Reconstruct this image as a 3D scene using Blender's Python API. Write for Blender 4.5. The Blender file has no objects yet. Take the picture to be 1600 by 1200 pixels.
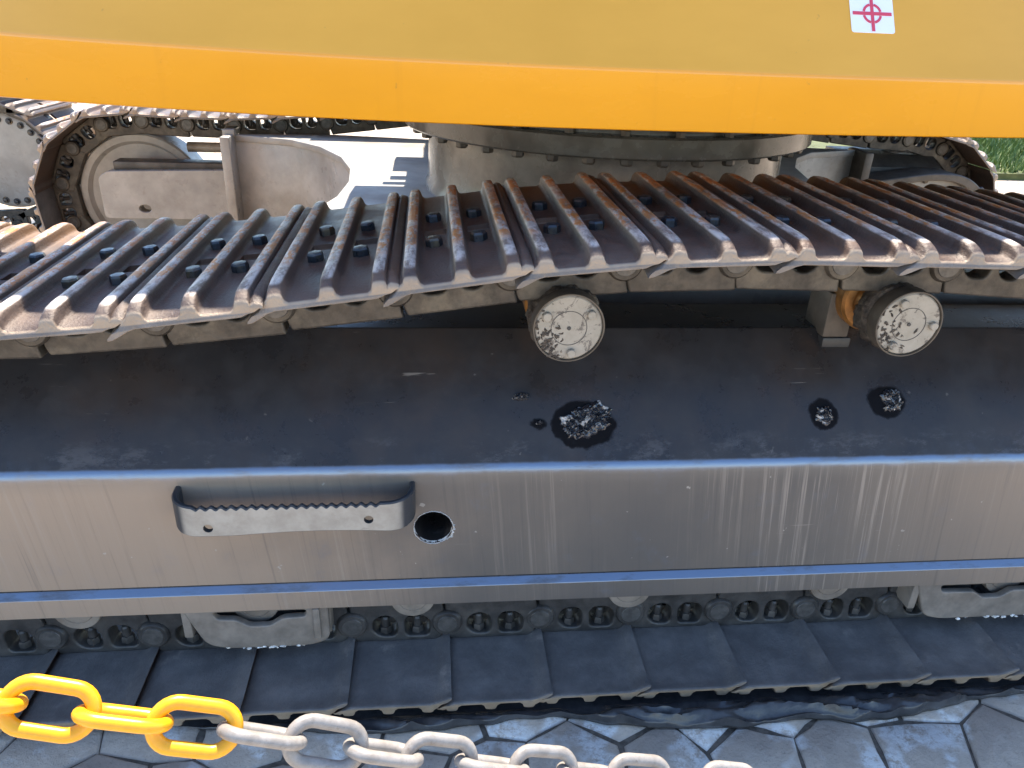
import bpy, bmesh, math, random
from mathutils import Vector, Matrix, noise
R_ = math.radians
random.seed(7)
scn = bpy.context.scene
COL = scn.collection

# ------------------------------------------------------------------ camera
FPX = 1198.5
YAW, PIT, ROLL = 0.1164, 0.4528, 0.0434
CAM = Vector((-0.1351, -1.0798, 1.2642))
Fv = Vector((math.sin(YAW)*math.cos(PIT), math.cos(YAW)*math.cos(PIT), -math.sin(PIT)))
R0 = Vector((math.cos(YAW), -math.sin(YAW), 0)); U0 = R0.cross(Fv)
Rv = R0*math.cos(ROLL) + U0*math.sin(ROLL)
Uv = -R0*math.sin(ROLL) + U0*math.cos(ROLL)
cd = bpy.data.cameras.new('camera'); cam = bpy.data.objects.new('camera', cd); COL.objects.link(cam)
cd.sensor_width = 36; cd.lens = 36*FPX/1600; cd.clip_start = 0.02; cd.clip_end = 2000
mw = Matrix((Rv, Uv, -Fv)).transposed().to_4x4(); mw.translation = CAM
cam.matrix_world = mw
scn.camera = cam
def ray(x, y): return Fv + Rv*((x-800)/FPX) - Uv*((y-600)/FPX)
def onY(x, y, Y): d = ray(x, y); return CAM + d*((Y-CAM.y)/d.y)
def onZ(x, y, Z): d = ray(x, y); return CAM + d*((Z-CAM.z)/d.z)
def onP(x, y, p, n): d = ray(x, y); return CAM + d*((p-CAM).dot(n)/d.dot(n))

# ------------------------------------------------------------------ light
SUN = Vector((0.03, 0.525, 0.85)).normalized()
w = bpy.data.worlds.new('World'); scn.world = w; w.use_nodes = True
nt = w.node_tree; nt.nodes.clear()
wo = nt.nodes.new('ShaderNodeOutputWorld'); bg = nt.nodes.new('ShaderNodeBackground'); sk = nt.nodes.new('ShaderNodeTexSky')
sk.sky_type = 'NISHITA'; sk.sun_disc = False
sk.sun_elevation = math.asin(SUN.z); sk.sun_rotation = math.atan2(SUN.x, SUN.y)
sk.air_density = 1.0; sk.dust_density = 0.15; sk.ozone_density = 2.6
nt.links.new(sk.outputs[0], bg.inputs[0]); nt.links.new(bg.outputs[0], wo.inputs[0]); bg.inputs[1].default_value = 0.12
sd = bpy.data.lights.new('sun', 'SUN'); sd.energy = 3.6; sd.angle = R_(0.5); sd.color = (1, .91, .78)
so = bpy.data.objects.new('sun', sd); COL.objects.link(so); so.rotation_euler = SUN.to_track_quat('Z', 'Y').to_euler(); so.location = (0, 4, 8)
vs = scn.view_settings; vs.view_transform = 'Standard'; vs.look = 'None'; vs.gamma = 1; vs.use_curve_mapping = False
vs.exposure = 1.9

# ------------------------------------------------------------------ materials
MATS = {}
class NB:
    """small node builder"""
    def __init__(s, name):
        s.m = bpy.data.materials.new(name); s.m.use_nodes = True; s.t = s.m.node_tree
        s.b = s.t.nodes['Principled BSDF']; MATS[name] = s.m
        s.tc = s.t.nodes.new('ShaderNodeTexCoord'); s.geo = s.t.nodes.new('ShaderNodeNewGeometry')
    def n(s, typ, **kw):
        n = s.t.nodes.new(typ)
        for k, v in kw.items(): setattr(n, k, v)
        return n
    def link(s, a, b): s.t.links.new(a, b)
    def put(s, sock, v):
        if isinstance(v, bpy.types.NodeSocket): s.link(v, sock)
        elif v is not None:
            if sock.type == 'RGBA' and len(v) == 3: v = (*v, 1)
            sock.default_value = v
    def noise(s, scale=10, detail=6, rough=.6, vec=None, stretch=None, dist=0):
        t = s.n('ShaderNodeTexNoise'); t.inputs['Scale'].default_value = scale; t.inputs['Detail'].default_value = detail
        t.inputs['Roughness'].default_value = rough; t.inputs['Distortion'].default_value = dist
        vec = vec or s.geo.outputs['Position']
        if stretch:
            mp = s.n('ShaderNodeMapping'); mp.inputs['Scale'].default_value = stretch; s.link(vec, mp.inputs[0]); vec = mp.outputs[0]
        s.link(vec, t.inputs['Vector']); return t.outputs['Fac']
    def ramp(s, fac, a, b, ca=0., cb=1.):
        r = s.n('ShaderNodeMapRange'); r.interpolation_type = 'SMOOTHSTEP'; s.link(fac, r.inputs[0])
        for i, v in ((1, a), (2, b), (3, ca), (4, cb)): r.inputs[i].default_value = v
        return r.outputs[0]
    def mix(s, fac, a, b):
        m = s.n('ShaderNodeMix', data_type='RGBA'); s.put(m.inputs[0], fac); s.put(m.inputs[6], a); s.put(m.inputs[7], b); return m.outputs[2]
    def mixf(s, fac, a, b):
        m = s.n('ShaderNodeMix', data_type='FLOAT'); s.put(m.inputs[0], fac); s.put(m.inputs[2], a); s.put(m.inputs[3], b); return m.outputs[0]
    def math(s, op, a, b=None):
        m = s.n('ShaderNodeMath', operation=op); s.put(m.inputs[0], a)
        if b is not None: s.put(m.inputs[1], b)
        return m.outputs[0]
    def xyz(s, v):
        q = s.n('ShaderNodeSeparateXYZ'); s.link(v, q.inputs[0]); return q.outputs
    def bump(s, h, strength=.3, dist=.003):
        b = s.n('ShaderNodeBump'); b.inputs['Strength'].default_value = strength; b.inputs['Distance'].default_value = dist
        s.link(h, b.inputs['Height']); s.link(b.outputs[0], s.b.inputs['Normal'])
    def rnd(s):
        return s.n('ShaderNodeObjectInfo').outputs['Random']
    def out(s, col=None, rough=None, metal=None, spec=None, coat=None, coat_r=None):
        for k, v in (('Base Color', col), ('Roughness', rough), ('Metallic', metal), ('Specular IOR Level', spec), ('Coat Weight', coat), ('Coat Roughness', coat_r)):
            if v is not None: s.put(s.b.inputs[k], v)
        return s.m

def mk_simple(name, col, rough=.5, metal=0., var=.35, scale=25, bump=.15, dirt=None, dirt_amt=.5, coat=None):
    n = NB(name); f = n.noise(scale, 8, .65)
    c = n.mix(n.ramp(f, .3, .7), tuple(x*(1-var) for x in col), tuple(min(1, x*(1+var)) for x in col))
    if dirt: c = n.mix(n.ramp(n.noise(scale*.35, 8, .7), .45, .72, 0, dirt_amt), c, dirt)
    r = n.ramp(n.noise(scale*1.7, 5, .6), .25, .75, max(.04, rough-.12), min(1, rough+.12))
    n.bump(n.noise(scale*6, 6, .7), bump, .002)
    return n.out(c, r, metal, coat=coat)

# machine yellow; pale sky reflection painted into the sloping skin
n = NB('yellow_paint')
nz = n.xyz(n.geo.outputs['Normal'])[2]
slope = n.ramp(nz, .25, .5)
film = n.noise(3.0, 6, .6, stretch=(1, 1, 2.5)); streak = n.noise(1., 4, .55, stretch=(38, 38, 1.3), dist=.3)
yel = n.mix(n.ramp(film, .3, .7), (.70, .29, .001), (.75, .315, .0015))
yel = n.mix(n.ramp(streak, .60, .80, 0, .2), yel, (.50, .20, .004))
dust_sheen = n.mix(n.ramp(film, .25, .75), (.68, .36, .055), (.60, .315, .045))
specks = n.ramp(n.noise(55, 2, .5), .74, .8)
col = n.mix(n.math('MULTIPLY', slope, .85), yel, dust_sheen)
col = n.mix(n.math('MULTIPLY', specks, .35), col, (.25, .14, .04))
n.bump(n.math('ADD', n.noise(6, 3, .5), n.math('MULTIPLY', n.noise(70, 5, .7), .12)), .08, .004)
crease = n.math('MULTIPLY', n.ramp(nz, .04, .12), n.ramp(nz, .49, .40))
n.out(col, n.mixf(slope, n.ramp(film, .3, .7, .20, .30), .42), 0, coat=n.mixf(crease, n.mixf(slope, .08, .12), 1.), coat_r=n.mixf(crease, .2, .1), spec=.3)

# dark frame paint with dust runs on the upright face
n = NB('frame_paint')
P = n.xyz(n.geo.outputs['Position']); N = n.xyz(n.geo.outputs['Normal'])
face = n.ramp(N[1], -.80, -.96)
mot = n.noise(9, 8, .7)
base = n.mix(n.ramp(mot, .3, .75), (.022, .020, .020), (.038, .034, .032))
brown = n.ramp(n.noise(3.2, 8, .72), .44, .70, 0, .7)
base = n.mix(brown, base, (.048, .034, .026))
scuff = n.ramp(n.noise(14, 10, .8, stretch=(.6, 1, 1)), .60, .78, 0, .5)
base = n.mix(scuff, base, (.10, .088, .078))
film = n.ramp(n.noise(2.1, 6, .6, stretch=(1, 1, .6)), .30, .72)
left = n.ramp(n.math('ADD', P[0], n.math('MULTIPLY', n.math('SUBTRACT', n.noise(4, 5, .6), .5), .5)), .0, -.6)
right = n.ramp(P[0], .65, 1.25, 0, .7)
dust_sheen = n.mix(film, (.100, .090, .082), (.15, .126, .104))
dust_sheen = n.mix(n.math('MULTIPLY', n.math('MAXIMUM', left, right), .85), dust_sheen, (.36, .265, .19))
wob = n.noise(3, 2, .5)
sx = n.math('ADD', P[0], n.math('MULTIPLY', P[2], .10))
cv = n.n('ShaderNodeCombineXYZ'); n.link(sx, cv.inputs[0]); n.link(P[2], cv.inputs[2])
st1 = n.noise(1., 5, .7, vec=cv.outputs[0], stretch=(95, 1, 1.5)); st2 = n.noise(1., 3, .6, vec=cv.outputs[0], stretch=(260, 1, 3.0))
runs = n.math('MAXIMUM', n.ramp(st1, .53, .66), n.ramp(st2, .6, .68, 0, .8))
patchy = n.ramp(n.noise(2.4, 3, .5, stretch=(1, 1, .3)), .40, .62)
dust_sheen = n.mix(n.math('MULTIPLY', n.math('MULTIPLY', runs, patchy), n.ramp(P[0], -.5, .5, .28, .62)), dust_sheen, (.36, .30, .245))
dust_sheen = n.mix(n.ramp(st1, .46, .30, 0, .28), dust_sheen, (.05, .05, .052))
topband = n.ramp(P[2], .445, .485)
dust_sheen = n.mix(n.math('MULTIPLY', topband, .4), dust_sheen, (.19, .165, .14))
col = n.mix(face, base, dust_sheen)
scr = n.ramp(n.noise(1., 3, .6, stretch=(6, 6, 160), dist=.4), .70, .72, 0, .5)
col = n.mix(n.math('MULTIPLY', scr, n.ramp(n.noise(3, 3, .5), .52, .6)), col, (.30, .26, .22))
chips = n.ramp(n.noise(42, 3, .6), .72, .75)
col = n.mix(n.math('MULTIPLY', chips, n.mixf(face, .15, .6)), col, (.42, .38, .33))
n.bump(n.math('ADD', n.noise(60, 6, .7), n.math('MULTIPLY', n.noise(9, 4, .6), 3.)), .14, .0015)
rough = n.mixf(face, n.ramp(mot, .3, .7, .24, .40), .42)
# bluish metallic tint on bends and ledge: sky reflection put into the colour
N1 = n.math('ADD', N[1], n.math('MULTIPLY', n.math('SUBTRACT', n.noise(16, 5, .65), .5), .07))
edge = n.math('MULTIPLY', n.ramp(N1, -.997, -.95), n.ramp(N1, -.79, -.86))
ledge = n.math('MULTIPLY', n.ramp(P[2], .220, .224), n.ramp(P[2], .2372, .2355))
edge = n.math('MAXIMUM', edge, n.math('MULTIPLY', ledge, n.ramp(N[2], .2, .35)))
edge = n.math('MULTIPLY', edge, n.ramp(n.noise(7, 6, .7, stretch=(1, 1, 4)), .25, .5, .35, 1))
low = n.math('MULTIPLY', n.ramp(P[2], .555, .51), n.ramp(n.noise(11, 10, .82, stretch=(.5, 1, 1)), .50, .60))
low = n.math('MULTIPLY', low, n.ramp(N[1], -.82, -.79))
col = n.mix(n.math('MULTIPLY', low, .4), col, (.13, .125, .125))
def dist(cx, cy, cz, r, soft, sx=1.):
    q = n.n('ShaderNodeVectorMath', operation='SUBTRACT'); n.link(n.geo.outputs['Position'], q.inputs[0]); q.inputs[1].default_value = (cx, cy, cz)
    q2 = n.n('ShaderNodeVectorMath', operation='MULTIPLY'); n.link(q.outputs[0], q2.inputs[0]); q2.inputs[1].default_value = (1/sx, 1, 1)
    ln = n.n('ShaderNodeVectorMath', operation='LENGTH'); n.link(q2.outputs[0], ln.inputs[0])
    d = n.math('ADD', ln.outputs['Value'], n.math('MULTIPLY', n.math('SUBTRACT', n.noise(26, 6, .6), .5), .026))
    return n.ramp(d, r, r-soft)
oil = None
sp0 = Vector((0, .138, .488)); sn = Vector((0, -(.706-.488), .31-.138)).normalized()
for px, py, r, sx in ((912, 662, .052, 1.25), (1288, 648, .034, 1), (1386, 627, .036, 1.25), (841, 661, .014, 1.3)):
    c0 = onP(px, py, sp0, sn); m_ = dist(c0.x, c0.y, c0.z, r, .006, sx); oil = m_ if oil is None else n.math('MAXIMUM', oil, m_)
col = n.mix(n.math('MULTIPLY', oil, .9), col, (.006, .0055, .006)); rough = n.mixf(oil, rough, .2)
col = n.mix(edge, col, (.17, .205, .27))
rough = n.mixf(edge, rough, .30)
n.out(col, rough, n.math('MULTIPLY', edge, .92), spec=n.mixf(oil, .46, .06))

# shoe steel: outside worn and rusty, inside still painted black
n = NB('shoe_steel')
O = n.xyz(n.tc.outputs['Object']); rnd = n.rnd()
off = n.n('ShaderNodeVectorMath', operation='ADD'); n.link(n.tc.outputs['Object'], off.inputs[0])
cr = n.n('ShaderNodeCombineXYZ'); k = n.math('MULTIPLY', rnd, 37.); [n.link(k, cr.inputs[i]) for i in range(3)]; n.link(cr.outputs[0], off.inputs[1])
V = off.outputs[0]
f1 = n.noise(13, 9, .7, vec=V); f2 = n.noise(45, 8, .75, vec=V, stretch=(1, .35, 1)); f3 = n.noise(5, 5, .6, vec=V)
st = n.mix(n.ramp(f1, .3, .72), (.062, .043, .036), (.140, .100, .080))
st = n.mix(n.ramp(f3, .45, .7, 0, .7), st, (.125, .066, .040))
st = n.mix(n.math('MULTIPLY', n.ramp(O[1], .40, .60), n.ramp(f1, .25, .6, .35, .9)), st, (.20, .105, .042))
top = n.ramp(O[2], .0285, .0318)
worn = n.mix(n.ramp(f2, .38, .6), (.20, .155, .13), (.58, .52, .47))
rust = n.mix(f2, (.36, .12, .022), (.60, .245, .065))
mid = n.math('MULTIPLY', n.ramp(O[1], .08, .16), 1.)
rustm = n.math('MULTIPLY', n.ramp(n.noise(42, 8, .8, vec=V, stretch=(1.3, .55, 1)), .47, .53), n.math('MULTIPLY', mid, n.ramp(f3, .28, .5, .35, 1)))
st = n.mix(n.math('MULTIPLY', top, n.ramp(f2, .2, .55, .45, 1)), st, worn)
st = n.mix(n.math('MULTIPLY', top, rustm), st, rust)
endm = n.ramp(O[1], .007, .003)
st = n.mix(n.math('MULTIPLY', endm, n.ramp(f1, .2, .7, .6, 1)), st, (.40, .30, .21))
bk = n.mix(n.ramp(f1, .35, .75), (.125, .114, .108), (.215, .195, .18))
bk = n.mix(n.ramp(n.noise(8, 9, .75, vec=V), .58, .76, 0, .8), bk, (.36, .31, .265))
inner = n.ramp(O[2], .0045, .0015)
innerp = n.math('MULTIPLY', inner, n.ramp(n.xyz(n.geo.outputs['Normal'])[2], -.2, .1))
col = n.mix(innerp, st, bk)
n.bump(n.math('ADD', f2, n.noise(160, 4, .7, vec=V)), .55, .003)
n.out(col, n.mixf(innerp, n.ramp(f1, .25, .75, .36, .62), .45), n.mixf(innerp, .12, 0.), spec=.4)

mk_simple('link_steel', (.060, .050, .040), .46, .25, .45, 30, .25, dirt=(.17, .145, .11), dirt_amt=.75)
mk_simple('lower_link_steel', (.045, .042, .040), .42, .1, .4, 30, .25, dirt=(.10, .09, .08), dirt_amt=.6)
mk_simple('bolt_steel', (.045, .05, .06), .36, .5, .4, 60, .2, dirt=(.25, .17, .07), dirt_amt=.5)
mk_simple('pin_steel', (.10, .095, .09), .4, .4, .3, 60, .15)
n = NB('cap_paint')
f = n.noise(30, 8, .7); c = n.mix(n.ramp(f, .3, .7), (.29, .26, .21), (.37, .33, .275))
sm = n.ramp(n.noise(26, 9, .8, dist=.6), .54, .59, 0, .85); c = n.mix(sm, c, (.08, .07, .065))
c = n.mix(n.ramp(n.noise(8, 4, .6), .5, .75, 0, .4), c, (.30, .25, .18))
n.bump(n.noise(90, 6, .7), .15, .001); n.out(c, n.mixf(sm, .45, .25), 0)
mk_simple('cap_line', (.06, .055, .05), .6, 0, .2, 50, .1)
mk_simple('bronze_rust', (.30, .135, .035), .38, .55, .45, 22, .2, dirt=(.10, .05, .02), dirt_amt=.7)
n = NB('greasy_collar')
f = n.noise(55, 9, .8); c = n.mix(n.ramp(f, .35, .65), (.02, .016, .013), (.13, .10, .075)); c = n.mix(n.ramp(n.noise(18, 6, .7), .55, .7, 0, .7), c, (.26, .22, .18))
n.bump(f, .9, .006); n.out(c, .42, .1)
mk_simple('grey_paint', (.37, .345, .31), .34, 0, .2, 7, .06, dirt=(.20, .16, .11), dirt_amt=.5)
mk_simple('plate_grey', (.30, .28, .25), .5, 0, .2, 6, .1, dirt=(.36, .29, .2), dirt_amt=.6)
mk_simple('ring_paint', (.095, .085, .072), .26, 0, .35, 9, .06, dirt=(.10, .08, .055), dirt_amt=.5)
mk_simple('drum_paint', (.21, .185, .15), .24, 0, .4, 5, .05, dirt=(.04, .034, .028), dirt_amt=.75)
mk_simple('guard_paint', (.20, .17, .14), .5, 0, .3, 14, .25, dirt=(.12, .09, .065), dirt_amt=.7)
mk_simple('dark_steel', (.085, .07, .055), .5, .1, .35, 12, .2, dirt=(.16, .12, .08), dirt_amt=.6)  # dull brown steel of rims, brackets, bolts and drive parts
mk_simple('dark_body', (.03, .03, .03), .5, 0, .2, 8, .05)
n = NB('step_paint')
f = n.noise(26, 8, .7); c = n.mix(n.ramp(f, .3, .7), (.30, .265, .22), (.40, .36, .305))
N = n.xyz(n.geo.outputs['Normal']); P = n.xyz(n.geo.outputs['Position'])
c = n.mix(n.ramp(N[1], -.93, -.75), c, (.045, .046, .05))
c = n.mix(n.ramp(n.noise(60, 6, .7, stretch=(.3, 1, 1)), .63, .72, 0, .6), c, (.09, .085, .08))
n.bump(n.noise(80, 6, .7), .2, .0015); n.out(c, .42, 0)
n = NB('grease')
f = n.noise(48, 3, .5, dist=.8); c = n.mix(n.ramp(f, .56, .64), (.022, .023, .028), (.46, .44, .42)); n.bump(n.noise(160, 3, .5), .25, .002); n.out(c, .13, 0, spec=.8)
mk_simple('torn_white', (.72, .69, .64), .55, 0, .25, 60, .5)
mk_simple('sticker_white', (.78, .80, .82), .35, 0, .03, 20, .02)
mk_simple('sticker_red', (.62, .055, .10), .35, 0, .06, 20, .02)
n = NB('chain_yellow')
f = n.noise(70, 7, .7); c = n.mix(n.ramp(f, .3, .7), (.80, .36, .008), (.86, .42, .012)); c = n.mix(n.ramp(n.noise(120, 6, .8), .68, .76, 0, .7), c, (.30, .17, .03))
n.bump(n.noise(200, 4, .6), .15, .0006); n.out(c, .34, 0)
n.b.inputs['Subsurface Weight'].default_value = .12; n.b.inputs['Subsurface Radius'].default_value = (.004, .002, .0006)
n = NB('chain_white')
f = n.noise(70, 7, .7); c = n.mix(n.ramp(f, .3, .7), (.22, .195, .17), (.33, .30, .27)); c = n.mix(n.ramp(n.noise(150, 6, .8), .56, .7, 0, .75), c, (.16, .12, .085))
n.bump(n.noise(200, 4, .6), .3, .0008); n.out(c, .42, 0)
n = NB('black_plastic')
f = n.noise(30, 6, .7); n.bump(f, .35, .004); n.out(n.mix(n.ramp(f, .3, .7), (.035, .035, .038), (.065, .064, .066)), .24, 0, spec=.5)
n = NB('paving_stone')
rnd = n.rnd(); f = n.noise(12, 9, .7)
c = n.mix(n.ramp(f, .3, .72), (.42, .34, .275), (.58, .48, .39)); c = n.mix(n.math('MULTIPLY', rnd, .4), c, (.48, .40, .33))
c = n.mix(n.ramp(n.noise(38, 9, .8), .55, .72, 0, .55), c, (.22, .185, .155))
lime = n.math('MULTIPLY', n.ramp(n.noise(7.5, 3, .55), .50, .60), n.ramp(n.noise(48, 8, .8), .38, .54))
c = n.mix(n.ramp(n.noise(160, 4, .8), .58, .7, 0, .5), c, (.12, .10, .085))
c = n.mix(n.math('MULTIPLY', lime, .8), c, (.78, .77, .75))
n.bump(n.math('ADD', n.noise(70, 8, .75), f), .9, .006); n.out(c, n.mixf(lime, .75, .6), 0, spec=.3)
n = NB('ground_mat')
f = n.noise(6, 9, .7); vo = n.n('ShaderNodeTexVoronoi', feature='DISTANCE_TO_EDGE'); vo.inputs['Scale'].default_value = 5.2; n.link(n.geo.outputs['Position'], vo.inputs['Vector'])
c = n.mix(n.ramp(f, .3, .7), (.42, .325, .23), (.56, .44, .32)); j = n.ramp(vo.outputs['Distance'], .01, .03); c = n.mix(j, (.24, .18, .12), c)
n.bump(n.math('ADD', f, j), .5, .006); n.out(c, .8, 0)
mk_simple('joint_sand', (.13, .105, .082), .9, 0, .4, 60, .6)
n = NB('grass_mat'); f = n.noise(9, 6, .7); n.out(n.mix(n.ramp(f, .3, .7), (.055, .11, .018), (.17, .22, .045)), .6, 0)
mk_simple('soil', (.09, .10, .03), .9, 0, .3, 10, .3)

# ------------------------------------------------------------------ helpers
def obj(name, me, mat=None, parent=None, mw=None):
    if isinstance(me, bmesh.types.BMesh):
        bmesh.ops.recalc_face_normals(me, faces=me.faces[:]); m = bpy.data.meshes.new(name); me.to_mesh(m); me.free(); me = m
    o = bpy.data.objects.new(name, me); COL.objects.link(o)
    if mat and not me.materials: me.materials.append(MATS[mat])
    if parent: o.parent = parent
    if mw is not None: o.matrix_local = mw
    return o
def tag(o, label, cat, group=None, kind=None):
    o['label'] = label; o['category'] = cat
    if group: o['group'] = group
    if kind: o['kind'] = kind
    return o
def smooth(me, ang=40):
    for p in me.polygons: p.use_smooth = True
    me.set_sharp_from_angle(angle=R_(ang)); return me
def bm2me(bm, name='m', ang=40):
    bmesh.ops.recalc_face_normals(bm, faces=bm.faces[:]); m = bpy.data.meshes.new(name); bm.to_mesh(m); bm.free(); return smooth(m, ang)
def box(bm, x0, x1, y0, y1, z0, z1, bev=0):
    r = bmesh.ops.create_cube(bm, size=1, matrix=Matrix.Translation(((x0+x1)/2, (y0+y1)/2, (z0+z1)/2)) @ Matrix.Diagonal((x1-x0, y1-y0, z1-z0, 1)))
    if bev:
        es = list({e for v in r['verts'] for e in v.link_edges}); bmesh.ops.bevel(bm, geom=es, offset=bev, segments=2, affect='EDGES', profile=.5)
def lathe(bm, prof, axis='Y', c=(0, 0, 0), seg=48, jit=0, sd=0):
    """prof: list of (radius, height along axis); closed at zero radius"""
    rings = []
    for r, h in prof:
        ring = []
        for i in range(seg):
            a = 2*math.pi*i/seg; rr = r
            if jit: rr += jit*noise.noise(Vector((math.cos(a)*3+sd, math.sin(a)*3, h*60))) + jit*.6*noise.noise(Vector((math.cos(a)*11+sd, math.sin(a)*11, h*90)))
            p = {'Y': (rr*math.cos(a), h, rr*math.sin(a)), 'Z': (rr*math.cos(a), rr*math.sin(a), h), 'X': (h, rr*math.cos(a), rr*math.sin(a))}[axis]
            ring.append(bm.verts.new(Vector(p)+Vector(c)))
        rings.append(ring)
    for a, b in zip(rings, rings[1:]):
        for i in range(seg): bm.faces.new((a[i], a[(i+1) % seg], b[(i+1) % seg], b[i]))
    if prof[0][0] > 1e-6: bm.faces.new(rings[0])
    if prof[-1][0] > 1e-6: bm.faces.new(rings[-1])
def ringband(bm, r0, r1, y0, y1, seg=56):
    rr = [[bm.verts.new((r*math.cos(2*math.pi*i/seg), y, r*math.sin(2*math.pi*i/seg))) for i in range(seg)] for r, y in ((r0, y1), (r0, y0), (r1, y0), (r1, y1))]
    for k in range(4):
        a, b = rr[k], rr[(k+1) % 4]
        for i in range(seg): bm.faces.new((a[i], a[(i+1) % seg], b[(i+1) % seg], b[i]))
def hexbolt(bm, c, r, h, axis=2, dome=True):
    """hexagon head standing along +axis (0,1,2, sign by h)"""
    levels = [(r, 0), (r, h*.72), (r*.84, h*.95), (r*.45, h)]
    rings = []
    for rr, hh in levels:
        ring = []
        for i in range(6):
            a = math.pi/3*i+.3; u, v = rr*math.cos(a), rr*math.sin(a)
            p = [(hh, u, v), (u, hh, v), (u, v, hh)][axis]; ring.append(bm.verts.new(Vector(c)+Vector(p)))
        rings.append(ring)
    for a, b in zip(rings, rings[1:]):
        for i in range(6): bm.faces.new((a[i], a[(i+1) % 6], b[(i+1) % 6], b[i]))
    bm.faces.new(rings[0]); bm.faces.new(rings[-1])
def circ(cx, cy, r, n=28, a0=0, a1=2*math.pi, closed=True):
    m = n if closed else n-1
    return [(cx+r*math.cos(a0+(a1-a0)*i/m), cy+r*math.sin(a0+(a1-a0)*i/m)) for i in range(n)]
def rpoly(pts, r, seg=5):
    """polygon with rounded corners; r number or list"""
    out = []; N = len(pts)
    for i, p in enumerate(pts):
        rr = r[i] if isinstance(r, (list, tuple)) else r
        p = Vector(p); a = Vector(pts[i-1])-p; b = Vector(pts[(i+1) % N])-p
        d = min(rr, a.length*.48, b.length*.48)
        if d < 1e-5: out.append(tuple(p)); continue
        A = p+a.normalized()*d; B = p+b.normalized()*d
        for k in range(seg+1):
            t = k/seg; q = A*(1-t)**2+p*2*t*(1-t)+B*t*t; out.append((q.x, q.y))
    return out
def plate(outlines, y0, y1, bev=0.002, res=1):
    """2D outlines in XZ (first outer, others holes), thick between y0 and y1 -> mesh"""
    cu = bpy.data.curves.new('c', 'CURVE'); cu.dimensions = '2D'; cu.fill_mode = 'BOTH'
    cu.extrude = abs(y1-y0)/2-bev; cu.bevel_depth = bev; cu.bevel_resolution = res; cu.offset = -bev
    for ol in outlines:
        sp = cu.splines.new('POLY'); sp.points.add(len(ol)-1); sp.use_cyclic_u = True
        for p, q in zip(sp.points, ol): p.co = (q[0], q[1], 0, 1)
    o = bpy.data.objects.new('c', cu); COL.objects.link(o); dg = bpy.context.evaluated_depsgraph_get()
    me = bpy.data.meshes.new_from_object(o.evaluated_get(dg)); bpy.data.objects.remove(o); bpy.data.curves.remove(cu)
    me.materials.clear(); ym = (y0+y1)/2
    me.transform(Matrix(((1, 0, 0, 0), (0, 0, -1, ym), (0, 1, 0, 0), (0, 0, 0, 1))))
    return smooth(me, 35)
def boolean(me, cutters):
    o = bpy.data.objects.new('b', me); COL.objects.link(o); tmp = []
    for c in cutters:
        q = bpy.data.objects.new('k', c); COL.objects.link(q); tmp.append(q)
        md = o.modifiers.new('b', 'BOOLEAN'); md.operation = 'DIFFERENCE'; md.object = q; md.solver = 'EXACT'
    dg = bpy.context.evaluated_depsgraph_get(); r = bpy.data.meshes.new_from_object(o.evaluated_get(dg))
    for q in tmp+[o]: bpy.data.objects.remove(q)
    r.materials.clear(); return smooth(r, 35)
def join(*mes):
    bm = bmesh.new()
    for m in mes: bm.from_mesh(m)
    m = bpy.data.meshes.new('j'); bm.to_mesh(m); bm.free(); return smooth(m, 38)
def interp(pts, x):
    if x <= pts[0][0]: return pts[0][1]
    for (a, b, *_), (c, d, *_) in zip(pts, pts[1:]):
        if x <= c:
            return b+(d-b)*(x-a)/(c-a)
    return pts[-1][1]
def crom(pts, x):
    """Catmull-Rom through (x, y) points"""
    n_ = len(pts)
    for i in range(n_-1):
        if x <= pts[i+1][0] or i == n_-2:
            p0 = pts[max(i-1, 0)]; p1 = pts[i]; p2 = pts[i+1]; p3 = pts[min(i+2, n_-1)]
            h = p2[0]-p1[0]; t = (x-p1[0])/h; t = max(-.5, min(1.5, t))
            m1 = (p2[1]-p0[1])/(p2[0]-p0[0])*h; m2 = (p3[1]-p1[1])/(p3[0]-p1[0])*h
            return (2*t**3-3*t**2+1)*p1[1]+(t**3-2*t*t+t)*m1+(-2*t**3+3*t*t)*p2[1]+(t**3-t*t)*m2

# ------------------------------------------------------------------ ground
GZ = -0.004
bm = bmesh.new(); bmesh.ops.create_grid(bm, x_segments=2, y_segments=2, size=150)
g = obj('ground', bm, 'ground_mat'); g.location.z = GZ-.010; g['kind'] = 'structure'; g['label'] = 'pale sunlit paving around the machine'
pv = obj('pavement', bmesh.new(), 'joint_sand'); bm = bmesh.new()
box(bm, -2.0, 2.4, -1.25, .2, GZ-.030, GZ-.006); bm.to_mesh(pv.data); bm.free(); pv['kind'] = 'structure'; pv['label'] = 'irregular stone paving with dark sandy joints'
def hv(i, j, k):
    # jittered hexagon corner
    s = Vector((i*.176+(j % 2)*.088+.04, j*.128))
    a = [(0, .0853), (.088, .0427), (.088, -.0427), (0, -.0853), (-.088, -.0427), (-.088, .0427)][k]
    p = s+Vector(a); key = Vector((round(p.x, 3)*9.7, round(p.y, 3)*9.7, 1.3))
    return (p.x+.050*noise.noise(key*1.7), p.y+.045*noise.noise(key*1.7+Vector((31, 7, 5))))
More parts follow.
